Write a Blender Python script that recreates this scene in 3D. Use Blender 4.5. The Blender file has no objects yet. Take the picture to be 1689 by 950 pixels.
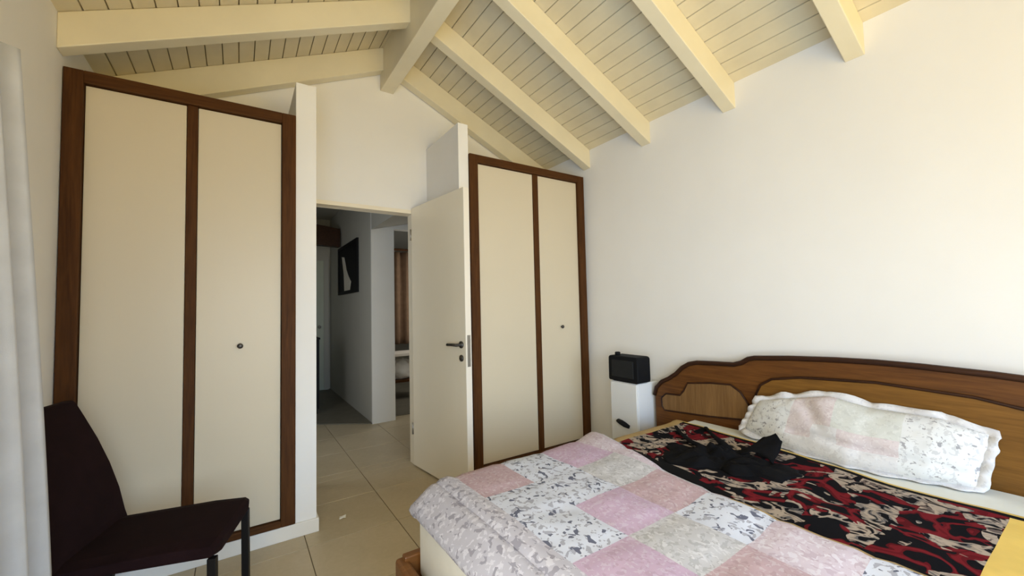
import bpy, bmesh, math, random
from mathutils import Vector, Matrix, noise
random.seed(7)
S = bpy.context.scene
COL = S.collection

# ------------------------------------------------------------------ camera, world, lights, exposure
YAW, PITCH, ROLL, FPX, EYE = math.radians(33.785), math.radians(2.687), math.radians(-1.318), 673.97, 1.24
F = Vector((math.sin(YAW) * math.cos(PITCH), math.cos(YAW) * math.cos(PITCH), math.sin(PITCH)))
R0 = Vector((math.cos(YAW), -math.sin(YAW), 0)); U0 = R0.cross(F)
Rv = R0 * math.cos(ROLL) + U0 * math.sin(ROLL); Uv = -R0 * math.sin(ROLL) + U0 * math.cos(ROLL)
cam = bpy.data.objects.new('camera', bpy.data.cameras.new('camera'))
COL.objects.link(cam)
cam.data.sensor_fit = 'HORIZONTAL'; cam.data.sensor_width = 36.0; cam.data.lens = FPX / 1689 * 36.0
cam.data.clip_start = 0.02
cam.matrix_world = Matrix.Translation((0, 0, EYE)) @ Matrix((Rv, Uv, -F)).transposed().to_4x4()
S.camera = cam

S.view_settings.view_transform = 'Standard'; S.view_settings.look = 'None'
S.view_settings.gamma = 1.0; S.view_settings.use_curve_mapping = False
S.view_settings.exposure = -0.11
W = bpy.data.worlds.new('sky'); S.world = W; W.use_nodes = True
W.node_tree.nodes['Background'].inputs['Color'].default_value = (0.72, 0.84, 1.0, 1)
W.node_tree.nodes['Background'].inputs['Strength'].default_value = 0.5

def area(name, loc, direction, sx, sy, power, color):
    l = bpy.data.lights.new(name, 'AREA'); l.shape = 'RECTANGLE'; l.size = sx; l.size_y = sy
    l.energy = power; l.color = color
    o = bpy.data.objects.new(name, l); COL.objects.link(o); o.location = loc
    o.rotation_euler = Vector(direction).to_track_quat('-Z', 'Y').to_euler()
    return o
area('window_sky_light', (0.9, -2.50, 1.25), (0.12, 1, -1.0), 2.4, 2.1, 121, (0.41, 0.655, 1.0))
area('window_ground_light', (0.9, -2.52, 1.25), (0.12, 1, 1.0), 2.4, 2.1, 69, (1.0, 0.68, 0.12))
area('balcony_ground_light', (-0.70, -0.7, 1.1), (1, 0.9, 1.0), 2.0, 2.0, 40, (0.52, 0.73, 1.0))
area('balcony_sky_light', (-0.70, -0.7, 1.1), (1, 0.9, -1.1), 2.0, 2.0, 42, (1.0, 0.91, 0.66))
for n_ in ('window_sky_light', 'window_ground_light', 'balcony_ground_light', 'balcony_sky_light'): bpy.data.lights[n_].spread = math.radians(120)
area('hall_fill_light', (-0.5, 3.75, 1.35), (1, 0.40, -0.12), 0.7, 1.2, 8.0, (0.95, 0.98, 1.0))  # added fill that brightens the hall and pier front, no window modelled here
area('far_room_fill_light', (2.9, 5.4, 1.6), (-0.8, 0.4, -0.3), 0.8, 0.9, 12.0, (1.0, 0.97, 0.92))  # unseen fill lamp added to lift the far room
sun = bpy.data.objects.new('sun', bpy.data.lights.new('sun', 'SUN')); COL.objects.link(sun)
sun.data.energy = 5.0; sun.data.angle = math.radians(1); sun.data.color = (1.0, 0.86, 0.62)
sun.rotation_euler = Vector((-0.35, 0.42, -1.0)).to_track_quat('-Z', 'Y').to_euler()

# ------------------------------------------------------------------ mesh helpers
class MB:
    """collects shapes in world coordinates and links them as one mesh object"""
    def __init__(s): s.v = []; s.f = []; s.m = []
    def add(s, vs, fs, mi=0):
        n = len(s.v); s.v += [tuple(p) for p in vs]
        for f in fs: s.f.append(tuple(i + n for i in f)); s.m.append(mi)
        return s
    def box(s, x0, x1, y0, y1, z0, z1, mi=0):
        vs = [(x, y, z) for z in (z0, z1) for y in (y0, y1) for x in (x0, x1)]
        return s.add(vs, [(0, 2, 3, 1), (4, 5, 7, 6), (0, 1, 5, 4), (2, 6, 7, 3), (0, 4, 6, 2), (1, 3, 7, 5)], mi)
    def prism(s, poly, a, b, axis='y', mi=0):
        n = len(poly)
        def P(p, t): return {'y': (p[0], t, p[1]), 'x': (t, p[0], p[1]), 'z': (p[0], p[1], t)}[axis]
        vs = [P(p, a) for p in poly] + [P(p, b) for p in poly]
        fs = [tuple(range(n)), tuple(range(2 * n - 1, n - 1, -1))]
        fs += [(i, (i + 1) % n, n + (i + 1) % n, n + i) for i in range(n)]
        return s.add(vs, fs, mi)
    def tube(s, pts, r, n=8, mi=0, flat=1.0):
        pts = [Vector(p) for p in pts]; rings = []
        for i, p in enumerate(pts):
            d = (pts[min(i + 1, len(pts) - 1)] - pts[max(i - 1, 0)]).normalized()
            a = d.cross(Vector((0, 0, 1)))
            if a.length < 1e-3: a = d.cross(Vector((1, 0, 0)))
            a.normalize(); b = d.cross(a)
            rr = r[i] if isinstance(r, (list, tuple)) else r
            rings.append([p + a * rr * math.cos(2 * math.pi * k / n) + b * rr * flat * math.sin(2 * math.pi * k / n) for k in range(n)])
        vs = [q for ring in rings for q in ring]; fs = []
        for i in range(len(pts) - 1):
            for k in range(n): fs.append((i * n + k, i * n + (k + 1) % n, (i + 1) * n + (k + 1) % n, (i + 1) * n + k))
        fs += [tuple(range(n - 1, -1, -1)), tuple(range((len(pts) - 1) * n, len(pts) * n))]
        return s.add(vs, fs, mi)
    def lathe(s, base, axis, prof, n=16, mi=0):
        """prof: list of (distance along axis, radius)"""
        ax = Vector(axis).normalized(); a = ax.orthogonal().normalized(); b = ax.cross(a); base = Vector(base)
        vs = [base + ax * t + (a * math.cos(2 * math.pi * k / n) + b * math.sin(2 * math.pi * k / n)) * r for t, r in prof for k in range(n)]
        fs = [(i * n + k, i * n + (k + 1) % n, (i + 1) * n + (k + 1) % n, (i + 1) * n + k) for i in range(len(prof) - 1) for k in range(n)]
        fs += [tuple(range(n - 1, -1, -1)), tuple(range((len(prof) - 1) * n, len(prof) * n))]
        return s.add(vs, fs, mi)
    def grid(s, rows, mi=None):
        """rows: list of equal length lists of points; mi: function(i, j) -> material index"""
        n = len(rows[0]); base = len(s.v)
        s.v += [tuple(p) for r in rows for p in r]
        for i in range(len(rows) - 1):
            for j in range(n - 1):
                s.f.append((base + i * n + j, base + i * n + j + 1, base + (i + 1) * n + j + 1, base + (i + 1) * n + j))
                s.m.append(mi(i, j) if mi else 0)
        return s
    def build(s, name, mats, parent=None, smooth=False, bevel=0, solid=0, sub=0, offset=-1):
        if not isinstance(mats, (list, tuple)): mats = [mats]
        o0 = Vector((0, 0, 0))
        if parent is not None:
            p = parent
            while p is not None: o0 = o0 + p.location; p = p.parent
        me = bpy.data.meshes.new(name)
        me.from_pydata([tuple(Vector(q) - o0) for q in s.v], [], s.f)
        for m in mats: me.materials.append(m)
        me.polygons.foreach_set('material_index', s.m)
        bm = bmesh.new(); bm.from_mesh(me)
        if not solid: bmesh.ops.recalc_face_normals(bm, faces=bm.faces)
        bm.to_mesh(me); bm.free()
        if smooth: me.polygons.foreach_set('use_smooth', [True] * len(me.polygons))
        o = bpy.data.objects.new(name, me); COL.objects.link(o)
        if parent is not None: o.parent = parent
        if solid:
            md = o.modifiers.new('thickness', 'SOLIDIFY'); md.thickness = solid; md.offset = offset
        if bevel:
            md = o.modifiers.new('edges', 'BEVEL'); md.width = bevel; md.segments = 2; md.limit_method = 'ANGLE'; md.angle_limit = math.radians(40)
        if sub:
            md = o.modifiers.new('smooth', 'SUBSURF'); md.levels = sub; md.render_levels = sub
        return o

def box(name, x0, x1, y0, y1, z0, z1, m, parent=None, bevel=0.0):
    return MB().box(x0, x1, y0, y1, z0, z1).build(name, m, parent, bevel=bevel)
def tag(o, label, cat, group=None, kind=None):
    o['label'] = label; o['category'] = cat
    if group: o['group'] = group
    if kind: o['kind'] = kind
    return o
def thing(name, loc, label, cat, group=None, kind=None):
    o = bpy.data.objects.new(name, None); COL.objects.link(o); o.location = loc; o.empty_display_size = 0.05
    return tag(o, label, cat, group, kind)

# ------------------------------------------------------------------ materials
class NT:
    def __init__(s, name):
        s.mat = bpy.data.materials.new(name); s.mat.use_nodes = True
        s.t = s.mat.node_tree; s.b = s.t.nodes['Principled BSDF']; s.n = s.t.nodes; s.tc = None
    def new(s, typ, **kw):
        n = s.n.new(typ)
        for k, v in kw.items(): setattr(n, k, v)
        return n
    def link(s, a, b): s.t.links.new(a, b)
    def coord(s, scale=(1, 1, 1)):
        if s.tc is None: s.tc = s.new('ShaderNodeTexCoord')
        m = s.new('ShaderNodeMapping'); m.inputs['Scale'].default_value = scale
        s.link(s.tc.outputs['Object'], m.inputs['Vector']); return m.outputs['Vector']
    def noise(s, vec, scale, detail=3, rough=0.5, dist=0.0):
        n = s.new('ShaderNodeTexNoise'); n.inputs['Scale'].default_value = scale; n.inputs['Detail'].default_value = detail
        n.inputs['Roughness'].default_value = rough; n.inputs['Distortion'].default_value = dist
        s.link(vec, n.inputs['Vector']); return n
    def vor(s, vec, scale, rnd=1.0):
        n = s.new('ShaderNodeTexVoronoi'); n.inputs['Scale'].default_value = scale; n.inputs['Randomness'].default_value = rnd
        s.link(vec, n.inputs['Vector']); return n
    def ramp(s, fac, stops, const=False):
        r = s.new('ShaderNodeValToRGB'); e = r.color_ramp.elements
        if const: r.color_ramp.interpolation = 'CONSTANT'
        while len(e) < len(stops): e.new(0.5)
        for i, (p, c) in enumerate(stops): e[i].position = p; e[i].color = (*c, 1)
        s.link(fac, r.inputs['Fac']); return r.outputs['Color']
    def mix(s, fac, a, b, mode='MIX'):
        m = s.new('ShaderNodeMix', data_type='RGBA', blend_type=mode)
        for sock, v in ((m.inputs[0], fac), (m.inputs[6], a), (m.inputs[7], b)):
            if isinstance(v, (int, float)): sock.default_value = v
            elif isinstance(v, tuple): sock.default_value = (*v, 1)
            else: s.link(v, sock)
        return m.outputs[2]
    def math(s, op, a, b=0.0):
        m = s.new('ShaderNodeMath', operation=op)
        for i, v in enumerate((a, b)):
            if isinstance(v, (int, float)): m.inputs[i].default_value = v
            else: s.link(v, m.inputs[i])
        return m.outputs[0]
    def out(s, color, rough=0.6, spec=0.3, bump=None, bs=0.1, bd=0.002, metal=0.0, sheen=0.0):
        if isinstance(color, tuple): s.b.inputs['Base Color'].default_value = (*color, 1)
        else: s.link(color, s.b.inputs['Base Color'])
        s.b.inputs['Roughness'].default_value = rough; s.b.inputs['Specular IOR Level'].default_value = spec
        s.b.inputs['Metallic'].default_value = metal; s.b.inputs['Sheen Weight'].default_value = sheen
        if bump is not None:
            b = s.new('ShaderNodeBump'); b.inputs['Strength'].default_value = bs; b.inputs['Distance'].default_value = bd
            s.link(bump, b.inputs['Height']); s.link(b.outputs['Normal'], s.b.inputs['Normal'])
        return s.mat

def tint(c, k): return tuple(min(1, x * k) for x in c)
def paint(name, c, rough=0.6, spec=0.25, var=0.04, sc=3.0, bs=0.08):
    t = NT(name); v = t.coord(); n = t.noise(v, sc, 4); f = t.noise(v, 160, 2)
    return t.out(t.ramp(n.outputs['Fac'], [(0.3, tint(c, 1 - var)), (0.7, tint(c, 1 + var))]), rough, spec, f.outputs['Fac'], bs)
def wood(name, dark, light, axis='z', rough=0.42, spec=0.4, k=1.0):
    t = NT(name)
    s = {'z': (14, 14, 1.0), 'y': (14, 1.0, 14), 'x': (1.0, 14, 14)}[axis]
    v = t.coord(tuple(q * k for q in s)); n = t.noise(v, 2.2, 5, 0.6, 1.2)
    v2 = t.coord(tuple(q * k * 5 for q in s)); n2 = t.noise(v2, 2.0, 3)
    c = t.ramp(n.outputs['Fac'], [(0.32, dark), (0.68, light)])
    c = t.mix(0.25, c, t.ramp(n2.outputs['Fac'], [(0.35, tint(dark, 0.7)), (0.65, light)]))
    return t.out(c, rough, spec, n2.outputs['Fac'], 0.06)
def plain(name, c, rough=0.5, spec=0.4, metal=0.0):
    t = NT(name); n = t.noise(t.coord(), 40, 2)
    return t.out(t.ramp(n.outputs['Fac'], [(0.3, tint(c, 0.94)), (0.7, tint(c, 1.06))]), rough, spec, n.outputs['Fac'], 0.02, metal=metal)
def cloth(name, c, var=0.08, weave=600, rough=0.9, sheen=0.0):
    t = NT(name); v = t.coord(); n = t.noise(v, 12, 4); w = t.noise(v, weave, 1)
    return t.out(t.ramp(n.outputs['Fac'], [(0.3, tint(c, 1 - var)), (0.7, tint(c, 1 + var))]), rough, 0.1, w.outputs['Fac'], 0.25, 0.001, sheen=sheen)

M = {}
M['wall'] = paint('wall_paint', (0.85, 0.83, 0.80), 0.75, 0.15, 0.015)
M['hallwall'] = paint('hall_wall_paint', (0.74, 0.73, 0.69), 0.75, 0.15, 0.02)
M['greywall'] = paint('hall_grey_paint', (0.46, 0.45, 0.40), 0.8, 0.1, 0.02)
M['plank'] = paint('plank_paint', (0.70, 0.615, 0.43), 0.5, 0.3, 0.05, 6.0)
M['plankback'] = paint('plank_groove_paint', (0.40, 0.33, 0.20), 0.6, 0.2)
M['beam'] = paint('beam_paint', (0.79, 0.715, 0.53), 0.45, 0.35, 0.04, 4.0)
M['skirt'] = paint('skirting_tile', (0.80, 0.765, 0.70), 0.4, 0.4, 0.03)
M['brown'] = wood('wardrobe_frame_wood', (0.052, 0.018, 0.004), (0.10, 0.038, 0.009), 'z', 0.6, 0.15)
M['brownx'] = wood('wardrobe_rail_wood', (0.052, 0.018, 0.004), (0.10, 0.038, 0.009), 'x', 0.6, 0.15)
M['cream'] = paint('wardrobe_door_laminate', (0.65, 0.57, 0.43), 0.38, 0.4, 0.012, 2.0, 0.02)
M['door'] = paint('door_paint', (0.85, 0.775, 0.63), 0.4, 0.4, 0.012, 2.0, 0.02)
M['dooredge'] = paint('door_edge_paint', (0.84, 0.78, 0.68), 0.4, 0.4, 0.01)
M['metal'] = plain('dark_metal', (0.09, 0.085, 0.08), 0.35, 0.5, 0.8)
M['steel'] = plain('brushed_steel', (0.34, 0.32, 0.28), 0.4, 0.5, 0.7)
M['black'] = plain('black_plastic', (0.006, 0.0065, 0.008), 0.65, 0.15)
M['white'] = paint('white_lacquer', (0.74, 0.75, 0.76), 0.4, 0.4, 0.02)
M['chair'] = cloth('chair_fabric', (0.013, 0.0052, 0.0058), 0.15, 500)
M['leg'] = plain('chair_leg_metal', (0.006, 0.005, 0.005), 0.5, 0.2)
M['curtain'] = cloth('curtain_linen', (0.53, 0.53, 0.535), 0.06, 350)
M['sheet'] = cloth('white_sheet', (0.87, 0.85, 0.80), 0.03, 500)
M['greensheet'] = cloth('pale_sheet', (0.74, 0.75, 0.70), 0.03, 500)
M['hb'] = wood('headboard_wood', (0.085, 0.029, 0.006), (0.165, 0.062, 0.012), 'y', 0.5, 0.25)
M['hbdark'] = wood('headboard_moulding_wood', (0.022, 0.008, 0.004), (0.05, 0.017, 0.006), 'y', 0.5, 0.25)
M['hbpanel'] = wood('headboard_veneer', (0.14, 0.060, 0.010), (0.23, 0.105, 0.018), 'y', 0.5, 0.25)
M['cane'] = wood('wing_veneer', (0.15, 0.075, 0.024), (0.235, 0.125, 0.045), 'z', 0.5, 0.3)
M['frame'] = wood('bed_frame_wood', (0.14, 0.055, 0.014), (0.23, 0.095, 0.026), 'x', 0.4, 0.4)
M['blackcloth'] = cloth('black_cloth', (0.004, 0.004, 0.005), 0.2, 300)
M['yellow'] = cloth('yellow_satin', (0.70, 0.49, 0.13), 0.08, 400, 0.5)
M['gold'] = cloth('ochre_satin', (0.40, 0.28, 0.12), 0.12, 400, 0.55)
M['paper'] = plain('scrap_paper', (0.8, 0.78, 0.72), 0.8, 0.1)

def tile_mat():
    t = NT('beige_floor_tile'); v = t.coord(); n = t.noise(v, 5, 5, 0.6, 0.6); n2 = t.noise(v, 45, 3)
    oi = t.new('ShaderNodeObjectInfo')
    c = t.ramp(n.outputs['Fac'], [(0.3, (0.455, 0.372, 0.235)), (0.5, (0.515, 0.425, 0.275)), (0.72, (0.565, 0.47, 0.32))])
    c = t.mix(0.35, c, t.ramp(oi.outputs['Random'], [(0.0, (0.45, 0.372, 0.24)), (1.0, (0.56, 0.46, 0.305))]))
    c = t.mix(0.15, c, t.ramp(n2.outputs['Fac'], [(0.3, (0.32, 0.26, 0.17)), (0.7, (0.52, 0.44, 0.32))]))
    return t.out(c, 0.42, 0.4, n2.outputs['Fac'], 0.05)
M['tile'] = tile_mat()
M['grout'] = paint('dark_grout', (0.20, 0.155, 0.10), 0.85, 0.1, 0.06)
M['darkfloor'] = paint('dark_hall_slab', (0.15, 0.135, 0.10), 0.5, 0.3, 0.1, 8)

def floral(name, base, mid, spot, scale, t_mid, t_spot):
    """printed cotton: small irregular sprigs of two tones on a plain ground"""
    t = NT(name); v = t.coord(); w = t.noise(v, 14, 3)
    g = t.ramp(w.outputs['Fac'], [(0.3, tint(base, 0.95)), (0.7, tint(base, 1.04))])
    n1 = t.noise(v, scale, 2, 0.55, 0.4); n2 = t.noise(t.coord((1.3, 0.9, 1.1)), scale * 0.8, 1.5, 0.5, 0.8)
    c = t.mix(t.math('GREATER_THAN', n1.outputs['Fac'], t_mid), g, mid)
    c = t.mix(t.math('GREATER_THAN', n2.outputs['Fac'], t_spot), c, spot)
    return t.out(c, 0.95, 0.05, t.noise(v, 500, 1).outputs['Fac'], 0.2, 0.001)
Q = [floral('quilt_white_floral', (0.60, 0.635, 0.75), (0.37, 0.38, 0.46), (0.13, 0.14, 0.20), 44, 0.575, 0.63),
     floral('quilt_dusty_pink', (0.475, 0.355, 0.40), (0.53, 0.44, 0.49), (0.42, 0.31, 0.345), 70, 0.57, 0.60),
     floral('quilt_lilac_pink', (0.51, 0.385, 0.525), (0.55, 0.46, 0.58), (0.46, 0.345, 0.46), 70, 0.57, 0.60),
     floral('quilt_pale_grey', (0.50, 0.50, 0.54), (0.41, 0.41, 0.44), (0.58, 0.58, 0.62), 62, 0.55, 0.59),
     floral('quilt_grey_floral', (0.475, 0.465, 0.545), (0.60, 0.59, 0.67), (0.31, 0.30, 0.36), 52, 0.57, 0.61),
     floral('quilt_pale_pink', (0.545, 0.475, 0.55), (0.61, 0.57, 0.64), (0.47, 0.39, 0.46), 62, 0.56, 0.60)]
PQ = [floral('pillow_white_floral', (0.68, 0.68, 0.68), (0.55, 0.545, 0.55), (0.33, 0.32, 0.33), 60, 0.58, 0.66),
      floral('pillow_pale_pink', (0.62, 0.545, 0.55), (0.66, 0.60, 0.60), (0.56, 0.48, 0.49), 80, 0.57, 0.60),
      floral('pillow_pale_green', (0.60, 0.605, 0.57), (0.64, 0.64, 0.61), (0.55, 0.55, 0.52), 80, 0.57, 0.60),
      floral('pillow_white', (0.66, 0.645, 0.655), (0.60, 0.585, 0.60), (0.70, 0.69, 0.70), 60, 0.58, 0.6)]
def blanket_mat():
    t = NT('red_black_flower_blanket'); v = t.coord()
    blk = (0.006, 0.006, 0.008)
    n1 = t.noise(v, 8.0, 2, 0.5, 0.9)
    red = t.ramp(n1.outputs['Fac'], [(0.0, blk), (0.46, (0.085, 0.007, 0.010)), (0.49, (0.15, 0.012, 0.017)), (0.56, (0.105, 0.008, 0.012)), (0.60, blk)], True)
    n2 = t.noise(t.coord((1.1, 0.8, 1)), 17, 2, 0.6, 0.9)
    pet = t.ramp(n2.outputs['Fac'], [(0.0, blk), (0.40, (0.13, 0.10, 0.09)), (0.43, (0.39, 0.32, 0.26)), (0.51, (0.29, 0.24, 0.20)), (0.555, (0.13, 0.12, 0.12)), (0.59, blk)], True)
    n3 = t.noise(t.coord((0.9, 1, 1)), 6.0, 2, 0.6, 1.0)
    c = t.mix(t.math('GREATER_THAN', n3.outputs['Fac'], 0.505), red, pet)
    return t.out(c, 0.9, 0.05, t.noise(v, 400, 1).outputs['Fac'], 0.3, 0.001)
M['blanket'] = blanket_mat()
def glass():
    t = NT('window_glass'); tr = t.new('ShaderNodeBsdfTransparent'); gl = t.new('ShaderNodeBsdfGlossy'); gl.inputs['Roughness'].default_value = 0.02
    mx = t.new('ShaderNodeMixShader'); mx.inputs[0].default_value = 0.06
    t.link(tr.outputs[0], mx.inputs[1]); t.link(gl.outputs[0], mx.inputs[2])
    t.link(mx.outputs[0], t.n['Material Output'].inputs['Surface']); return t.mat
M['glass'] = glass()

# ------------------------------------------------------------------ room shell
XL, XR, YF, YE, YB = -0.667, 2.529, 2.607, 3.207, -2.45     # left wall, right wall, wardrobe fronts, end wall, back wall
XM, HR = 0.979, 2.592                             # ridge, roof slope, ceiling height at the right wall
def roof(x): return 3.317 - (0.468 * (x - XM) if x > XM else 0.452 * (XM - x))

def pieces(name, mb, mat, label, cat, parent=None, **k):
    return tag(mb.build(name, mat, parent, **k), label, cat, None, 'structure')
LY0, LY1, LZ1 = -1.75, 0.36, 2.12                           # glazed balcony door in the left wall, nearer than the frame
lw = MB()
for y0, y1, z0, z1 in ((YB, LY0, 0, None), (LY1, YE + 0.1, 0, None), (LY0, LY1, LZ1, None)):
    lw.prism([(XL - 0.12, z0), (XL, z0), (XL, roof(XL)), (XL - 0.12, roof(XL - 0.12))], y0, y1)
pieces('wall_left', lw, M['wall'], 'plain pale wall on the left behind the curtain', 'wall')
w2 = thing('window_2', (XL - 0.06, -0.7, 0), 'white framed glazed balcony door in the left wall beside the drawn curtain', 'window', None, 'structure')
f2 = MB().box(XL - 0.09, XL - 0.03, LY0, LY1, LZ1 - 0.07, LZ1).box(XL - 0.09, XL - 0.03, LY0, LY1, 0.0, 0.06)
for y in (LY0, -0.73, LY1 - 0.07): f2.box(XL - 0.09, XL - 0.03, y, y + 0.07, 0.06, LZ1 - 0.07)
f2.build('window_frame', M['white'], w2)
box('pane', XL - 0.064, XL - 0.058, LY0 + 0.07, -0.73, 0.06, LZ1 - 0.07, M['glass'], w2)
box('pane', XL - 0.064, XL - 0.058, -0.66, LY1 - 0.07, 0.06, LZ1 - 0.07, M['glass'], w2)
pieces('wall_right', MB().prism([(XR, 0), (XR + 0.12, 0), (XR + 0.12, roof(XR + 0.12)), (XR, roof(XR))], YB, YE + 0.1), M['wall'], 'large plain white wall behind the bed headboard', 'wall')
DX0, DX1, DH = 0.385, 1.185, 2.05
e = MB()
e.prism([(XL, 0), (DX0, 0), (DX0, roof(DX0)), (XL, roof(XL))], YE, YE + 0.1)
e.prism([(DX1, 0), (XR, 0), (XR, roof(XR)), (DX1, roof(DX1))], YE, YE + 0.1)
e.prism([(DX0, DH), (DX1, DH), (DX1, roof(DX1)), (XM, roof(XM)), (DX0, roof(DX0))], YE, YE + 0.1)
pieces('wall_end', e, M['wall'], 'gable end wall with the open doorway between the two wardrobes', 'wall')
WX0, WX1, WZ0, WZ1 = -0.32, 2.12, 0.12, 2.28
b = MB()
b.prism([(XL, 0), (WX0, 0), (WX0, roof(WX0)), (XL, roof(XL))], YB - 0.12, YB)
b.prism([(WX1, 0), (XR, 0), (XR, roof(XR)), (WX1, roof(WX1))], YB - 0.12, YB)
b.prism([(WX0, WZ1), (WX1, WZ1), (WX1, roof(WX1)), (XM, roof(XM)), (WX0, roof(WX0))], YB - 0.12, YB)
b.prism([(WX0, 0), (WX1, 0), (WX1, WZ0), (WX0, WZ0)], YB - 0.12, YB)
pieces('wall_back', b, M['wall'], 'wall behind the viewpoint holding the wide window', 'wall')
w = thing('window_1', (0.9, YB - 0.06, WZ0), 'wide white framed window in the back wall', 'window', None, 'structure')
fr = MB()
fr.box(WX0, WX1, YB - 0.09, YB - 0.03, WZ0, WZ0 + 0.06).box(WX0, WX1, YB - 0.09, YB - 0.03, WZ1 - 0.06, WZ1)
for x in (WX0, 0.87, WX1 - 0.06): fr.box(x, x + 0.06, YB - 0.09, YB - 0.03, WZ0 + 0.06, WZ1 - 0.06)
fr.build('window_frame', M['white'], w)
box('pane', WX0 + 0.06, 0.87, YB - 0.064, YB - 0.058, WZ0 + 0.06, WZ1 - 0.06, M['glass'], w)
box('pane', 0.93, WX1 - 0.06, YB - 0.064, YB - 0.058, WZ0 + 0.06, WZ1 - 0.06, M['glass'], w)

# partitions either side of the doorway
pieces('wall_partition', MB().box(0.268, 0.374, YF, YE, 0, 2.575), M['wall'], 'white stub wall between the left wardrobe and the doorway', 'wall')
pieces('wall_partition', MB().box(1.306, 1.385, YF, YE, 0, 2.582), M['wall'], 'white stub wall between the open door and the right wardrobe', 'wall')
pieces('baseboard_end', MB().box(XL, 0.268, YF - 0.012, YF + 0.02, 0, 0.076).box(0.262, 0.386, YF - 0.012, YF, 0, 0.076).box(0.374, 0.386, YF, YE, 0, 0.076), M['skirt'], 'pale plinth running under the left wardrobe and round the stub wall', 'skirting', bevel=0.003)
pieces('trim_1', MB().box(1.385, XR, YF - 0.008, YF + 0.02, 0, 0.076), M['skirt'], 'pale plinth under the right wardrobe', 'skirting', bevel=0.003)
pieces('baseboard_right', MB().box(XR - 0.012, XR, YB, YF - 0.01, 0, 0.076), M['skirt'], 'pale skirting along the wall behind the bed', 'skirting')
pieces('trim_2', MB().box(DX0, DX0 + 0.03, YE - 0.012, YE + 0.1, 0, DH - 0.03).box(DX1 - 0.01, DX1 + 0.03, YE - 0.006, YE + 0.1, 0, DH - 0.03).box(DX0, DX1 + 0.03, YE - 0.012, YE + 0.1, DH - 0.03, DH), M['door'], 'pale frame lining the doorway into the hall', 'door frame')

# floor: grout bed with one object per tile
fl = MB().box(XL, XR, YB, YE + 0.1, -0.06, -0.004).box(-0.9, 3.2, YE + 0.1, 7.2, -0.06, -0.004).build('floor', M['grout'])
tag(fl, 'beige tiled floor with dark grout running out through the doorway', 'floor', None, 'structure')
PT = 0.478; GX, GY = 0.311, 2.455
tcache = {}
def tile(x0, x1, y0, y1):
    if x1 - x0 < 0.02 or y1 - y0 < 0.02: return
    key = (round(x1 - x0, 3), round(y1 - y0, 3))
    if key not in tcache:
        o = MB().box(0, key[0], 0, key[1], -0.004, 0.0).build('tile', M['tile'], bevel=0.0015); tcache[key] = o
    else:
        o = tcache[key].copy(); COL.objects.link(o)
    o.parent = fl; o.location = (x0, y0, 0)
def lay(rx0, rx1, ry0, ry1):
    for i in range(-4, 8):
        for j in range(-12, 12):
            g = 0.0022
            x0, x1 = GX + i * PT + g, GX + (i + 1) * PT - g; y0, y1 = GY + j * PT + g, GY + (j + 1) * PT - g
            x0, x1, y0, y1 = max(x0, rx0), min(x1, rx1), max(y0, ry0), min(y1, ry1)
            if x1 > x0 and y1 > y0: tile(x0, x1, y0, y1)
lay(XL, XR, YB, YE); lay(DX0 + 0.03, DX1 - 0.01, YE, YE + 0.1); lay(-0.9, 3.2, YE + 0.1, 5.3)
MB().prism([(-0.85, 6.1), (0.72, 4.99), (1.22, 4.63), (1.22, 7.1), (-0.85, 7.1)], 0.0, 0.012, 'z').build('dark_floor_slab', M['darkfloor'], fl)  # thin darker slab with a slanted edge over the hall tiles
MB().box(1.36, 3.2, 4.78, 7.1, 0.0, 0.01).build('dark_floor_slab', M['darkfloor'], fl)

# ceiling: boards on a slab, rafters and ridge beam, each its own child
dz = 0.012
slab = MB()
slab.prism([(XL - 0.12, roof(XL - 0.12) + dz), (XM, roof(XM) + dz), (XM, roof(XM) + 0.12), (XL - 0.12, roof(XL - 0.12) + 0.12)], YB - 0.12, YE + 0.1)
slab.prism([(XM, roof(XM) + dz), (XR + 0.12, roof(XR + 0.12) + dz), (XR + 0.12, roof(XR + 0.12) + 0.12), (XM, roof(XM) + 0.12)], YB - 0.12, YE + 0.1)
ce = slab.build('ceiling', M['plankback'])
tag(ce, 'sloping cream boarded ceiling with painted rafters meeting at a ridge beam', 'ceiling', None, 'structure')
PW = 0.0825
def planks(xa, xb, sgn):
    n = int(abs(xb - xa) / PW) + 1
    for i in range(n):
        x0 = xa + sgn * i * PW + sgn * 0.003; x1 = xa + sgn * (i + 1) * PW - sgn * 0.003
        if sgn < 0: x1 = max(x1, xb)
        else: x1 = min(x1, xb)
        if abs(x1 - x0) < 0.01: continue
        MB().prism([(x0, roof(x0)), (x1, roof(x1)), (x1, roof(x1) + dz), (x0, roof(x0) + dz)], YB, YE).build('plank', M['plank'], ce)
planks(XM, XL, -1); planks(XM, XR, 1)
RD, RT = 0.162, 0.04
for yc in (3.155, 2.554, 1.929, 1.304, 0.679, 0.054, -0.571, -1.196, -1.821, -2.38):
    rd = RD + (0.02 if yc > 3 else 0)
    for xa, xb in ((XL, XM - 0.05), (XM + 0.05, XR)):
        MB().prism([(xa, roof(xa) - rd), (xb, roof(xb) - rd), (xb, roof(xb) - 0.001), (xa, roof(xa) - 0.001)], yc - RT, yc + RT).build('rafter', M['beam'], ce, bevel=0.004)
MB().box(XM - 0.055, XM + 0.05, YB, YE, 2.985, roof(XM) - 0.02).build('ridge_beam', M['beam'], ce, bevel=0.005)

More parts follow.
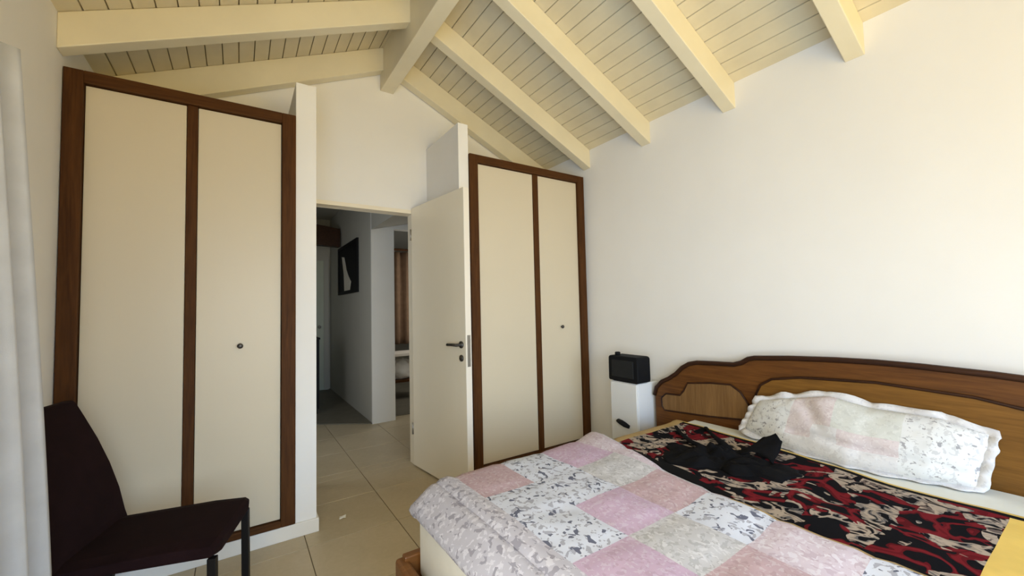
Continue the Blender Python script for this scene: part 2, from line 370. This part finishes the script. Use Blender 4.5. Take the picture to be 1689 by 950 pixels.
# ------------------------------------------------------------------ hall beyond the door
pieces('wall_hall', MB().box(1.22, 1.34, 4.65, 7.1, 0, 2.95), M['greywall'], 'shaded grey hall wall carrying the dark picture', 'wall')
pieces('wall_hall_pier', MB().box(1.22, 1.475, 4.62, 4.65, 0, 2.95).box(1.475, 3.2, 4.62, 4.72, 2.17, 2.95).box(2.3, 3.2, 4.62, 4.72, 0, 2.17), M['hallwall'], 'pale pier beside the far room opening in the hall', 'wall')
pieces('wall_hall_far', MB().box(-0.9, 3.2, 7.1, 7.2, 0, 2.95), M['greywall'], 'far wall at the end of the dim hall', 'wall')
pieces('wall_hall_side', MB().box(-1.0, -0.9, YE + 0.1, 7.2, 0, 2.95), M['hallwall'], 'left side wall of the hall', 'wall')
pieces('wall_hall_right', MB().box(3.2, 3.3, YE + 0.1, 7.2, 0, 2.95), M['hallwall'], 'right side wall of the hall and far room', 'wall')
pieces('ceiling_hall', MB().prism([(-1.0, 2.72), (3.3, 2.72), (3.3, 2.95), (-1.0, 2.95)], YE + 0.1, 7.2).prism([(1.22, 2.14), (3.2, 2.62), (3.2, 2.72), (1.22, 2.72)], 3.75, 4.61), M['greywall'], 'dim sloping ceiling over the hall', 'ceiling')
hb_ = MB().prism([(0.2, 2.20), (1.2, 2.16), (1.2, 2.42), (0.2, 2.55)], 6.2, 6.32).build('trim_3', M['hbdark']); tag(hb_, 'dark brown roof beam crossing the end of the hall', 'beam', None, 'structure')
d2 = thing('door_2', (0.8, 7.07, 0), 'pale greenish closed door at the far end of the hall', 'door', None, 'structure')
M['greendoor'] = paint('green_grey_door_paint', (0.50, 0.54, 0.44), 0.5, 0.3)
box('door_leaf', 0.38, 1.12, 7.05, 7.09, 0.01, 2.05, M['greendoor'], d2, 0.004)
MB().box(1.12, 1.19, 7.04, 7.1, 0.01, 2.12).box(0.31, 0.38, 7.04, 7.1, 0.01, 2.12).box(0.38, 1.12, 7.04, 7.1, 2.05, 2.12).build('door_surround', M['greywall'], d2)
MB().lathe((1.05, 7.05, 1.0), (0, -1, 0), [(0, 0.012), (0.03, 0.012), (0.035, 0.025), (0.055, 0.022)], 12).build('door_knob', M['steel'], d2, True)

pic = thing('picture', (1.22, 5.75, 1.5), 'dark framed picture with a pale shape hanging on the grey hall wall', 'picture')
MB().box(1.195, 1.219, 5.19, 6.34, 1.47, 1.51).box(1.195, 1.219, 5.19, 6.34, 2.10, 2.14).box(1.195, 1.219, 5.19, 5.235, 1.51, 2.10).box(1.195, 1.219, 6.295, 6.34, 1.51, 2.10).build('picture_frame', M['black'], pic)
box('picture_print', 1.207, 1.219, 5.235, 6.295, 1.51, 2.10, M['black'], pic)
M['printwhite'] = plain('print_pale', (0.72, 0.68, 0.58), 0.7, 0.2)
MB().prism([(5.62, 1.515), (5.95, 1.515), (5.98, 1.75), (6.1, 2.0), (5.95, 1.98), (5.82, 1.8), (5.72, 1.72), (5.55, 1.62)], 1.203, 1.207, 'x').build('pale_shape', M['printwhite'], pic)
hc = thing('cabinet', (0.7, 5.6, 0), 'dark upright cabinet edge seen past the doorway stub wall in the hall', 'cabinet')
box('cabinet_body', 0.35, 0.815, 5.45, 5.75, 0.07, 0.90, M['black'], hc, 0.004)
box('cabinet_top', 0.34, 0.825, 5.44, 5.76, 0.90, 0.925, M['black'], hc, 0.004)
box('cabinet_plinth', 0.37, 0.80, 5.47, 5.74, 0.012, 0.07, M['black'], hc)

# far room seen through the second opening
rows = []
for k in range(13):
    z = 2.16 - k * (2.16 - 0.70) / 12; rows.append([(1.55 + i * 1.3 / 60, 6.4 + 0.035 * math.sin(i * 0.95) + 0.012 * math.sin(i * 2.3 + k * 0.2), z) for i in range(61)])
M['browncurtain'] = cloth('brown_curtain_cloth', (0.20, 0.125, 0.075), 0.12, 300)
tag(MB().grid(rows).build('curtain', M['browncurtain'], None, True, solid=0.004), 'brown curtain hanging in the far room beyond the hall', 'curtain')
rod = MB().tube([(1.5, 6.4, 2.2), (2.9, 6.4, 2.2)], 0.018, 10).box(1.55, 1.57, 6.4, 7.1, 2.19, 2.21).box(2.8, 2.82, 6.4, 7.1, 2.19, 2.21).build('curtain_rod', M['brown']); tag(rod, 'dark rod carrying the brown curtain in the far room', 'curtain rod')
ds = thing('side_table', (1.95, 5.7, 0.01), 'small white topped brown table in the far room', 'table')
box('tabletop', 1.62, 2.25, 5.55, 5.95, 0.60, 0.64, M['dooredge'], ds, 0.005)
for x in (1.65, 2.18):
    for y in (5.58, 5.88): box('table_leg', x, x + 0.04, y, y + 0.04, 0.01, 0.60, M['brown'], ds)
box('table_shelf', 1.65, 2.22, 5.58, 5.92, 0.24, 0.27, M['brown'], ds)
def lump(name, c, r, mat, label, cat, seed=0, n=20, parent=None):
    rows = []
    for i in range(n + 1):
        a = math.pi * i / n; row = []
        for j in range(2 * n + 1):
            b_ = 2 * math.pi * (j % (2 * n)) / (2 * n)
            d = Vector((math.sin(a) * math.cos(b_), math.sin(a) * math.sin(b_), math.cos(a)))
            k = 1 + 0.28 * noise.noise(d * 2.2 + Vector((seed, 0, 0))) + 0.10 * noise.noise(d * 6 + Vector((0, seed, 0)))
            row.append((c[0] + d.x * r[0] * k, c[1] + d.y * r[1] * k, max(c[2] + d.z * r[2] * k, c[2] - r[2] * 0.75)))
        rows.append(row)
    o = MB().grid(rows).build(name, mat, parent, True)
    return tag(o, label, cat) if label else o
lump('folded_linen', (1.92, 5.75, 0.385), (0.20, 0.13, 0.15), M['sheet'], 'crumpled white linen on the shelf of the far table', 'linen', 3)

# ------------------------------------------------------------------ bedroom door, swung open
dh = Vector((1.185, 3.195)); df = Vector((1.278, 2.447)); dd = (df - dh).normalized(); dn = Vector((-dd.y, dd.x)); dn = -dn if dn.x > 0 else dn
def dpt(s_, t_): p = dh + dd * s_ + dn * t_; return (p.x, p.y)
DL = (df - dh).length
door = thing('door_1', (1.2, 3.19, 0), 'cream flush bedroom door standing open against the stub wall', 'door', None, 'structure')
MB().prism([dpt(0, 0.022), dpt(DL - 0.004, 0.022), dpt(DL - 0.004, -0.022), dpt(0, -0.022)], 0.012, 2.062, 'z').build('door_leaf', M['door'], door, bevel=0.002)
MB().prism([dpt(DL - 0.004, 0.022), dpt(DL, 0.022), dpt(DL, -0.022), dpt(DL - 0.004, -0.022)], 0.012, 2.062, 'z').build('door_edge', M['dooredge'], door)
MB().prism([dpt(DL, 0.010), dpt(DL + 0.002, 0.010), dpt(DL + 0.002, -0.014), dpt(DL, -0.014)], 0.85, 1.06, 'z').build('lock_plate', M['steel'], door)
p0 = dpt(DL - 0.05, 0.022); ax = (dn.x, dn.y, 0)
lever = MB().lathe((*p0, 0.995), ax, [(0, 0.024), (0.008, 0.024), (0.009, 0.010), (0.048, 0.010)], 16)
q0 = dpt(DL - 0.05, 0.066); q1 = dpt(DL - 0.165, 0.064)
lever.tube([(*q0, 0.995), (*dpt(DL - 0.10, 0.067), 0.995), (*q1, 0.992)], 0.010, 8)
lever.build('door_handle', M['metal'], door, True)
p1 = dpt(DL - 0.05, 0.022)
MB().lathe((*p1, 0.905), ax, [(0, 0.022), (0.007, 0.022), (0.008, 0.012), (0.014, 0.010)], 16).build('key_rose', M['metal'], door, True)
for z in (0.25, 1.8): MB().tube([(*dpt(-0.004, 0.026), z), (*dpt(-0.004, 0.026), z + 0.09)], 0.007, 8).build('hinge', M['steel'], door, True)

# ------------------------------------------------------------------ wardrobes
def wardrobe(x0, x1, sl, sr, xc0, xc1, label):
    zt, zb = 2.369, 0.079; y = YF
    t = thing('wardrobe', ((x0 + x1) / 2, y, 0.076), label, 'wardrobe', 'built-in wardrobes flanking the doorway')
    MB().box(x0, x0 + 0.018, y + 0.02, YE - 0.005, zb, zt - 0.02).box(x1 - 0.018, x1, y + 0.02, YE - 0.005, zb, zt - 0.02).box(x0, x1, y + 0.02, YE - 0.005, zt - 0.02, zt - 0.002).box(x0 + 0.018, x1 - 0.018, YE - 0.02, YE - 0.005, zb, zt - 0.02).build('carcass', M['white'], t)
    box('stile', x0, sl, y - 0.018, y + 0.03, zb, zt, M['brown'], t, 0.003)
    box('stile', sr, x1, y - 0.018, y + 0.03, zb, zt, M['brown'], t, 0.003)
    box('rail', sl, sr, y - 0.018, y + 0.03, zt - 0.058, zt, M['brownx'], t, 0.003)
    box('rail', sl, sr, y - 0.018, y + 0.03, zb, zb + 0.034, M['brownx'], t, 0.003)
    box('stile', xc0, xc1, y - 0.002, y + 0.03, zb + 0.034, zt - 0.058, M['brown'], t, 0.003)
    for k, (a, b_) in enumerate(((sl + 0.003, xc0 - 0.002), (xc1 + 0.002, sr - 0.003))):
        d = box('door', a, b_, y + 0.004, y + 0.024, zb + 0.038, zt - 0.062, M['cream'], t, 0.002)
        if k == 1:
            MB().lathe(((a + b_) / 2, y + 0.004, 1.069), (0, -1, 0), [(0, 0.006), (0.012, 0.006), (0.014, 0.013), (0.022, 0.014), (0.027, 0.009)], 14).build('knob', M['metal'], d, True)
    return t
wardrobe(-0.664, 0.266, -0.598, 0.197, -0.226, -0.182, 'tall cream wardrobe with brown frame behind the dark chair, left of the doorway')
wardrobe(1.388, 2.515, 1.456, 2.445, 1.968, 2.020, 'cream wardrobe with brown frame between the open door and the bed wall')

# ------------------------------------------------------------------ bed
bed = thing('bed', (1.5, 0.64, 0), 'wooden double bed with a shaped brown headboard against the white wall', 'bed')
CY = 0.65
half = [(1.862 - CY, 0.10), (1.862 - CY, 0.60), (1.845 - CY, 0.655), (1.80 - CY, 0.700), (1.745 - CY, 0.728), (1.69 - CY, 0.765), (1.64 - CY, 0.812), (1.59 - CY, 0.842), (1.53 - CY, 0.857), (1.42 - CY, 0.863), (1.30 - CY, 0.868), (1.255 - CY, 0.882), (1.215 - CY, 0.908), (1.18 - CY, 0.917), (1.0 - CY, 0.932), (0.80 - CY, 0.942), (0.0, 0.945)]
outl = [(CY + a, z) for a, z in half] + [(CY - a, z) for a, z in half[-2::-1]]
hbo = MB().prism(outl, 2.432, 2.485, 'x').build('headboard', M['hb'], bed, bevel=0.006)
MB().tube([(2.43, a, z + 0.004) for a, z in outl[1:-1]], 0.014, 8).build('moulding', M['hbdark'], hbo, True)
wing = [(1.80, 0.598), (1.765, 0.628), (1.66, 0.634), (1.63, 0.668), (1.60, 0.722), (1.44, 0.745), (1.32, 0.752), (1.265, 0.718), (1.222, 0.655), (1.222, 0.60), (1.25, 0.562), (1.46, 0.538), (1.78, 0.515), (1.80, 0.54)]
for sgn in (1, -1):
    pl = [(CY + sgn * (a - CY), z) for a, z in wing]
    MB().prism(pl, 2.422, 2.434, 'x').build('wing_panel', M['cane'], hbo, bevel=0.003)
    MB().tube([(2.424, a, z) for a, z in pl + pl[:1]], 0.006, 6).build('bead', M['hbdark'], hbo, True)
cp = [(CY + 0.52, 0.35), (CY + 0.535, 0.70), (CY + 0.50, 0.775), (CY + 0.44, 0.815), (CY + 0.30, 0.842), (CY, 0.858)]
cp = cp + [(2 * CY - a, z) for a, z in cp[-2::-1]]
MB().prism(cp, 2.420, 2.434, 'x').build('centre_panel', M['hbpanel'], hbo, bevel=0.004)
MB().tube([(2.421, a, z) for a, z in cp], 0.007, 6).build('bead', M['hbdark'], hbo, True)
box('side_rail', 0.53, 2.43, 1.565, 1.60, 0.14, 0.30, M['frame'], bed, 0.006)
box('side_rail', 0.53, 2.43, -0.31, -0.275, 0.14, 0.30, M['frame'], bed, 0.006)
box('foot_rail', 0.505, 0.55, -0.32, 1.61, 0.12, 0.285, M['frame'], bed, 0.012)
box('slat_base', 0.55, 2.43, -0.275, 1.565, 0.19, 0.218, M['frame'], bed)
for x, y in ((0.51, 1.55), (0.51, -0.31), (2.36, 1.55), (2.36, -0.31)): box('leg', x, x + 0.05, y, y + 0.05, 0.0, 0.145, M['frame'], bed, 0.004)

mt = thing('mattress', (1.5, 0.64, 0.22), 'white covered mattress under the quilt and blanket', 'mattress')
MB().box(0.575, 2.405, -0.262, 1.552, 0.22, 0.497).build('mattress_body', M['sheet'], mt, True, bevel=0.03)
MB().box(1.95, 2.40, -0.255, 1.545, 0.497, 0.5015).build('sheet_top', M['greensheet'], mt)

# duvet: grid whose faces take the patch fabrics
PX, PYs, X0p, Y0p = 0.22, 0.227, 0.73, 1.52
def lerp_tab(tab, y):
    for (a, p), (b_, q) in zip(tab, tab[1:]):
        if y <= b_: return p + (q - p) * max(-0.6, (y - a) / (b_ - a)) if y > a - 1 else p
    return tab[-1][1]
def xe(y): return 0.004 + lerp_tab([(0.2, 1.35), (0.39, 1.36), (0.6, 1.369), (0.78, 1.384), (1.04, 1.418), (1.22, 1.46), (1.55, 1.548), (1.62, 1.566)], y)
foot = [(0.582, -0.100), (0.570, -0.096), (0.562, -0.088), (0.560, -0.080), (0.564, -0.072), (0.580, -0.060), (0.603, -0.043), (0.626, -0.026), (0.643, -0.017), (0.652, -0.016), (0.657, -0.024), (0.662, -0.025), (0.668, -0.012), (0.682, -0.003), (0.705, 0.0)]
xs = [('f', a, z) for a, z in foot] + [('t', X0p + PX * k / 6, 0) for k in range(0, 28)]
ys = [(1.566, -0.12), (1.569, -0.09), (1.567, -0.05), (1.557, -0.022), (1.540, -0.006)] + [(Y0p - PYs * k / 6, 0.0) for k in range(0, 47)] + [(-0.262, -0.008), (-0.285, -0.035), (-0.295, -0.08), (-0.30, -0.16)]
ZT = 0.560
def seam(i, j):
    return 0
table = {(-1, 0): 4, (-1, 1): 4, (0, 0): 1, (1, 0): 0, (2, 0): 2, (3, 0): 5, (0, 1): 0, (1, 1): 0, (2, 1): 3, (3, 1): 5, (0, 2): 0, (1, 2): 2, (2, 2): 1, (3, 2): 5,
         (0, 3): 2, (1, 3): 3, (2, 3): 0, (3, 3): 1, (0, 4): 4, (1, 4): 1, (2, 4): 5, (3, 4): 5, (0, 5): 0, (1, 5): 3, (2, 5): 0, (0, 6): 1, (1, 6): 0, (2, 6): 2, (0, 7): 3, (1, 7): 2}
def zwob(x, y): return 0.010 * noise.noise(Vector((x * 3.2, y * 3.2, 1.7))) + 0.005 * noise.noise(Vector((x * 9, y * 9, 4.2)))
rows = []
for (y, dy) in ys:
    row = []; e_ = xe(y)
    for k, (typ, a, z) in enumerate(xs):
        s = 1.0
        x = a
        if typ == 't':
            x = min(a, e_ - 0.035 + 1e-4 * k)
            qx = ((x - X0p) / PX) % 1.0; qy = ((Y0p - y) / PYs) % 1.0
            z = 0.007 * (min(1, 6 * min(qx, 1 - qx)) ** 0.5) * (min(1, 6 * min(qy, 1 - qy)) ** 0.5) - 0.004
            z += 0.028 * math.exp(-((x - e_ + 0.05) / 0.06) ** 2) * (0.6 + 0.6 * max(0, y - 0.9))
        row.append((x, y, ZT + z + dy * (1 if typ == 't' else 0.25) + zwob(x, y) * (1 if typ == 't' else 0.45)))
    lz = row[-1][2]
    for dx, dzz in ((0.018, -0.004), (0.032, -0.014), (0.038, -0.028), (0.034, -0.040), (0.02, -0.046)):
        row.append((e_ - 0.035 + dx, y, max(lz + dzz, ZT - 0.036 + dy)))
    rows.append(row)
def dm(i, j):
    y = (rows[i][j][1] + rows[i + 1][j][1]) / 2; x = sum(rows[i + a][j + b_][0] for a in (0, 1) for b_ in (0, 1)) / 4
    ci = math.floor((x - X0p) / PX); cj = math.floor((Y0p - y) / PYs)
    if x < 0.725: return 4 if (x < 0.60 or (cj * 7) % 3) else 4
    if x > xe(y) - 0.036 and 0.2 < y < 0.78: return 6
    if x > xe(y) - 0.03: return 5 if cj % 2 else 3
    cj = max(cj, 0)
    return table.get((ci, cj), (ci * 5 + cj * 3) % 6)
dv = MB().grid(rows, dm).build('quilt', Q + [M['gold']], None, True, solid=0.012)
tag(dv, 'pale patchwork quilt in pink, grey and small florals folded over the foot of the bed', 'quilt')

# blanket under the quilt edge
def xh(y): return lerp_tab([(0.2, 2.112), (0.33, 2.10), (0.52, 2.09), (0.72, 2.132), (0.92, 2.172), (1.5, 2.235), (1.64, 2.245)], y)
bl = thing('blanket', (1.7, 0.65, 0.50), 'black blanket with red and cream flowers and yellow edging across the bed', 'blanket')
ycol = [(1.580, -0.10), (1.582, -0.05), (1.575, -0.02), (1.555, -0.004)] + [(1.53 - 0.03 * k, 0) for k in range(60)] + [(-0.265, -0.01), (-0.285, -0.05), (-0.29, -0.12)]
sfr = [0, 0.05, 0.095, 0.14] + [0.14 + 0.80 * k / 26 for k in range(1, 27)] + [0.958, 0.97, 0.985, 1.0]
rows2 = []
for y, dy in ycol:
    a, b_ = xe(y) - 0.06, xh(y); row = []
    for s in sfr:
        x = a + (b_ - a) * s
        row.append((x, y, 0.520 + dy + 0.006 * noise.noise(Vector((x * 7, y * 7, 9))) + (0.004 if s > 0.94 else 0) - (0.012 if s == 1.0 else 0)))
    rows2.append(row)
def bmi(i, j):
    y = rows2[i][j][1]; s = sfr[j]
    if y > 1.50: return 3
    if y < 0.245 and s > 0.12 and s < 0.93: return 2
    if s >= 0.97: return 2
    if s >= 0.94: return 1
    if s < 0.21 + 0.03 * math.sin(y * 7): return 1
    return 0
MB().grid(rows2, bmi).build('blanket_cloth', [M['blanket'], M['blackcloth'], M['yellow'], M['gold']], bl, True, solid=0.008)
# pillow: inflated grid with a ruffled flange, leaning on the headboard
pw = thing('pillow', (2.15, 0.72, 0.50), 'long patchwork pillow with ruffled edge leaning against the headboard', 'pillow')
NU, NV = 44, 26
HU, HV = 0.46, 0.15
def tab3(tab, u):
    for (a, p), (b_, q) in zip(tab, tab[1:]):
        if u <= b_:
            t = (u - a) / (b_ - a); t = t * t * (3 - 2 * t) * 0.5 + t * 0.5
            return Vector(p).lerp(Vector(q), t)
    return Vector(tab[-1][1])
PB = [(-1, (2.33, 1.205, 0.540)), (-0.7, (2.29, 1.08, 0.520)), (-0.4, (2.25, 0.93, 0.514)), (0.0, (2.22, 0.71, 0.514)), (0.5, (2.26, 0.50, 0.514)), (1.0, (2.315, 0.345, 0.518))]
PT_ = [(-1, (2.365, 1.135, 0.700)), (-0.6, (2.372, 0.98, 0.738)), (-0.22, (2.375, 0.81, 0.775)), (0.08, (2.38, 0.66, 0.748)), (0.6, (2.385, 0.44, 0.745)), (1.0, (2.385, 0.31, 0.710))]
eu = Vector((0, -1, 0)); ev = Vector((0.5, 0, 0.86)).normalized(); en = Vector((-0.86, 0, 0.5)).normalized()
def pil(u, v, side):
    a = max(0.0, 1 - abs(u) ** 3.5) * max(0.0, 1 - abs(v) ** 2.8)
    t = 0.058 * a ** 0.55
    wob = 0.010 * noise.noise(Vector((u * 3.4, v * 1.8, side * 3 + 5))) * (a ** 0.3) + 0.005 * noise.noise(Vector((u * 9, v * 4, side * 3)))
    crease = -0.020 * math.exp(-((u + 0.26 + 0.22 * v) / 0.055) ** 2) * max(0, v + 0.7) * a - 0.018 * math.exp(-((v + 0.48 + 0.1 * u) / 0.10) ** 2) * a * (u > -0.5)
    p = tab3(PB, u).lerp(tab3(PT_, u), (v + 1) / 2) + en * (side * t + (wob + crease if side > 0 else 0))
    p.z = max(p.z, 0.508 + (0.004 if side > 0 else 0)); p.x = min(p.x, 2.402)
    return p
def pmi(i, j):
    u = -1 + 2 * (j + .5) / NU; v = -1 + 2 * (i + .5) / NV
    if u < -0.52: return 0
    if u > 0.38: return 0
    if v < -0.55: return 3
    if u < -0.25: return 1
    if v < -0.05: return 1 if u > -0.1 else 3
    return 2 if u > -0.12 else 1
front = [[pil(-1 + 2 * j / NU, -1 + 2 * i / NV, 1) for j in range(NU + 1)] for i in range(NV + 1)]
back = [[pil(-1 + 2 * j / NU, -1 + 2 * i / NV, -1) for j in range(NU + 1)] for i in range(NV + 1)]
MB().grid(front, pmi).grid(back, lambda i, j: 3).build('pillow_case', PQ, pw, True)
loop = [(-1 + 2 * j / NU, -1) for j in range(NU)] + [(1, -1 + 2 * i / NV) for i in range(NV)] + [(1 - 2 * j / NU, 1) for j in range(NU)] + [(-1, 1 - 2 * i / NV) for i in range(NV)]
r0, r1, r2 = [], [], []
for k, (u, v) in enumerate(loop + loop[:1]):
    b_ = pil(u, v, 0.2); dirv = (eu * (u if abs(u) > 0.999 else 0.0) + ev * (v if abs(v) > 0.999 else 0.0)).normalized()
    wv = math.sin(k * 0.95); w2 = math.sin(k * 0.47 + 1)
    for r_, d in ((r0, -0.006), (r1, 0.014), (r2, 0.028)):
        q = b_ + dirv * d + en * (wv * 0.42 * max(d, 0) + w2 * 0.2 * max(d, 0))
        if r_ is r2: q = q + dirv * 0.004 * math.sin(k * 0.83)
        q.z = max(q.z, 0.508); q.x = min(q.x, 2.404); r_.append(q)
MB().grid([r0, r1, r2]).build('ruffle', PQ[3], pw, True, solid=0.004)

# black garment dropped on the blanket
def garment():
    t = thing('garment', (1.85, 1.02, 0.53), 'crumpled black garment with a thin strap lying on the blanket by the pillow', 'clothing')
    rows = []; n = 36
    for i in range(19):
        rr = i / 18; row = []
        for j in range(2 * n + 1):
            a = 2 * math.pi * (j % (2 * n)) / (2 * n); d = Vector((math.cos(a), math.sin(a), 0))
            rad = 1 + 0.45 * noise.noise(d * 1.7 + Vector((3, 1, 0))) + 0.30 * noise.noise(d * 4.5 + Vector((0, 7, 0)))
            x = 1.80 + 0.185 * rr * rad * d.x - 0.05 * rr * d.y; y = 1.03 + 0.215 * rr * rad * d.y
            h = (1 - rr ** 2.5) * (0.010 + 0.055 * abs(noise.noise(Vector((x * 9 + y * 5, y * 11, 2)))) + 0.03 * abs(noise.noise(Vector((x * 24, y * 24, 6)))))
            row.append((x, y, 0.530 + h))
        rows.append(row)
    MB().grid(rows).build('cloth_body', M['blackcloth'], t, True, solid=0.004, offset=1)
    rows = []
    for i in range(9):
        s = i / 8; x = 1.94 + 0.16 * s; y = 0.945 - 0.005 * s; w_ = 0.075 * (1 - 0.45 * s)
        rows.append([(x - 0.012 * abs(k), y + w_ * k / 3, 0.540 + 0.050 * s + 0.020 * (1 - (k / 3) ** 2) + 0.006 * math.sin(k * 2 + i)) for k in range(-3, 4)])
    MB().grid(rows).build('sleeve', M['blackcloth'], t, True, solid=0.006)
    MB().tube([(1.90, 1.06, 0.548), (1.98, 1.13, 0.548), (2.05, 1.21, 0.546), (2.12, 1.28, 0.542), (2.19, 1.345, 0.540)], [0.030, 0.022, 0.014, 0.011, 0.010], 8, flat=0.45).build('strap', M['blackcloth'], t, True)
    MB().tube([(1.85, 1.12, 0.545), (1.90, 1.25, 0.543), (1.99, 1.37, 0.541), (2.08, 1.46, 0.540)], [0.022, 0.016, 0.012, 0.009], 8, flat=0.45).build('strap', M['blackcloth'], t, True)
garment()

# ------------------------------------------------------------------ bedside cabinet and the black case on it
cb = thing('bedside_cabinet', (2.39, 2.0, 0), 'narrow white bedside cabinet with black grip beside the headboard', 'cabinet')
CX0, CX1, CY0, CY1, CZ = 2.268, 2.522, 1.885, 2.125, 0.690
box('cabinet_body', CX0 + 0.014, CX1, CY0, CY1, 0.05, CZ, M['white'], cb, 0.006)
box('door', CX0, CX0 + 0.013, CY0 + 0.003, CY1 - 0.003, 0.06, CZ - 0.005, M['white'], cb, 0.004)
box('plinth', CX0 + 0.03, CX1 - 0.01, CY0 + 0.02, CY1 - 0.02, 0.0, 0.05, M['white'], cb)
MB().tube([(CX0 - 0.006, 2.055, 0.415), (CX0 - 0.010, 2.02, 0.408), (CX0 - 0.010, 1.985, 0.397), (CX0 - 0.006, 1.955, 0.388)], [0.020, 0.026, 0.026, 0.018], 10, flat=0.6).build('handle', M['black'], cb, True)
bc = thing('radio', (2.39, 2.0, CZ), 'black boxy portable radio with a small top knob on the white cabinet', 'radio')
rb = MB().prism([(1.868, CZ + 0.006), (2.128, CZ + 0.006), (2.132, CZ + 0.02), (2.130, CZ + 0.172), (2.118, CZ + 0.184), (1.880, CZ + 0.184), (1.866, CZ + 0.172), (1.866, CZ + 0.02)], 2.262, 2.40, 'x').build('radio_body', M['black'], bc, bevel=0.008)
M['darkgrille'] = plain('dark_grille', (0.016, 0.017, 0.018), 0.7, 0.2)
box('grille', 2.256, 2.263, 1.90, 2.095, CZ + 0.035, CZ + 0.155, M['darkgrille'], bc, 0.003)
MB().lathe((2.30, 2.072, CZ + 0.182), (0, 0, 1), [(0, 0.020), (0.022, 0.020), (0.026, 0.014)], 14).build('knob', M['black'], bc, True)
MB().tube([(2.28, 1.89, CZ + 0.003), (2.28, 2.10, CZ + 0.003)], 0.0035, 6).tube([(2.38, 1.89, CZ + 0.003), (2.38, 2.10, CZ + 0.003)], 0.0035, 6).build('foot', M['black'], bc)

# ------------------------------------------------------------------ chair (built in its own frame, facing +x)
ch = thing('dining_chair', (0, 0, 0), 'dark brown upholstered dining chair with thin metal legs by the left wardrobe', 'chair')
fdir = Vector((0.961, -0.275, 0)); wdir = Vector((0.275, 0.961, 0))        # forward, towards the far side
C0 = Vector((-0.385, 2.262, 0)) - wdir * 0.388                             # rear near corner of the seat
def cw(f, w_, z): p = C0 + fdir * f + wdir * w_; return (p.x, p.y, z)
SW, SD = 0.395, 0.452
def padded(poly_fn, name):
    pass
rows = []
prof = [(0.0, 0.405), (SD - 0.012, 0.402), (SD + 0.002, 0.412), (SD + 0.002, 0.447), (SD - 0.012, 0.458), (SD - 0.12, 0.462), (0.2, 0.458), (0.0, 0.452)]
for k in range(9):
    w_ = SW * k / 8; ins = 0.010 if k in (0, 8) else 0.0
    rows.append([cw(f - (ins if f > 0.3 else 0), w_, z - (ins if z > 0.43 else -ins)) for f, z in prof + prof[:1]])
m = MB().grid(rows); n = len(prof) + 1
m.f += [tuple(range(len(prof))), tuple(8 * n + i for i in range(len(prof)))]; m.m += [0, 0]
m.build('seat', M['chair'], ch, bevel=0.004)
bprof = [(0.03, 0.41, 0.0), (0.012, 0.47, 0.0), (-0.008, 0.56, 0.0), (-0.040, 0.66, 0.0), (-0.078, 0.76, 0.004), (-0.118, 0.85, 0.010), (-0.142, 0.905, 0.016), (-0.150, 0.918, 0.022)]
rf, rb2 = [], []
for f, z, ins in bprof:
    rf.append([cw(f, ins + (SW - 2 * ins) * k / 8, z) for k in range(9)]); rb2.append([cw(f - 0.042 * (1 if z < 0.9 else 0.7), ins + (SW - 2 * ins) * k / 8, z + (0.002 if z < 0.9 else 0)) for k in range(9)])
ring = []
for a, b_ in zip(rf, rb2): ring.append(a + b_[::-1] + a[:1])
m = MB().grid(ring); n = 19
m.f += [tuple(range(18)), tuple((len(ring) - 1) * n + i for i in range(18))]; m.m += [0, 0]
m.build('backrest', M['chair'], ch, bevel=0.005)
def cleg(f, w_, f2=0.0):
    a = 0.013
    vs = []
    for z, ff in ((0.0, f + f2), (0.405, f)):
        for df_, dw in ((-a, -a), (a, -a), (a, a), (-a, a)): vs.append(cw(ff + df_, w_ + dw, z))
    MB().add(vs, [(0, 1, 2, 3), (7, 6, 5, 4), (0, 4, 5, 1), (1, 5, 6, 2), (2, 6, 7, 3), (3, 7, 4, 0)]).build('leg', M['leg'], ch, bevel=0.002)
cleg(SD - 0.018, SW - 0.018, 0.005); cleg(SD - 0.018, 0.018, 0.005); cleg(0.0, SW - 0.018, -0.06); cleg(0.0, 0.018, -0.06)

# ------------------------------------------------------------------ curtain on the left
cu = thing('curtain', (-0.48, 1.1, 0.02), 'light grey linen curtain hanging at the left edge of the room', 'curtain')
def yfar(z): return 1.53 + (1.92 - z) * 0.205
rows = []
for k in range(25):
    z = 1.925 - 1.895 * k / 24; row = []
    yf = yfar(z); yn = 0.42
    for i in range(151):
        s = i / 150; y = yf + (yn - yf) * s
        amp = 0.034 + 0.008 * math.sin(k * 0.1); ph = s * 2 * math.pi * 8.5 + 0.25 * math.sin(z * 1.3 + s * 9)
        x = -0.506 + amp * math.cos(ph) + 0.006 * math.sin(ph * 2.1 + z)
        row.append((x, y, z))
    rows.append(row)
MB().grid(rows).build('curtain_cloth', M['curtain'], cu, True, solid=0.003)
rodm = MB().tube([(-0.58, 0.38, 1.90), (-0.58, 1.45, 1.90)], 0.011, 10).box(-0.667, -0.575, 0.45, 0.47, 1.89, 1.91).box(-0.667, -0.575, 1.36, 1.38, 1.89, 1.91)
tag(rodm.build('curtain_rod', M['steel']), 'thin metal rod behind the head of the grey curtain', 'curtain rod')

# small scrap on the tiles
ps = MB().grid([[(0.527 + 0.018 * a + 0.004 * b_, 2.674 + 0.016 * b_, 0.0035 + 0.010 * abs(noise.noise(Vector((a * 1.3, b_ * 1.7, 3)))) ) for a in (-1, -0.4, 0.3, 1)] for b_ in (-1, -0.3, 0.4, 1)]).build('paper_scrap', M['paper'], None, solid=0.002)
tag(ps, 'tiny white paper scrap lying on the tiles in front of the doorway', 'paper')
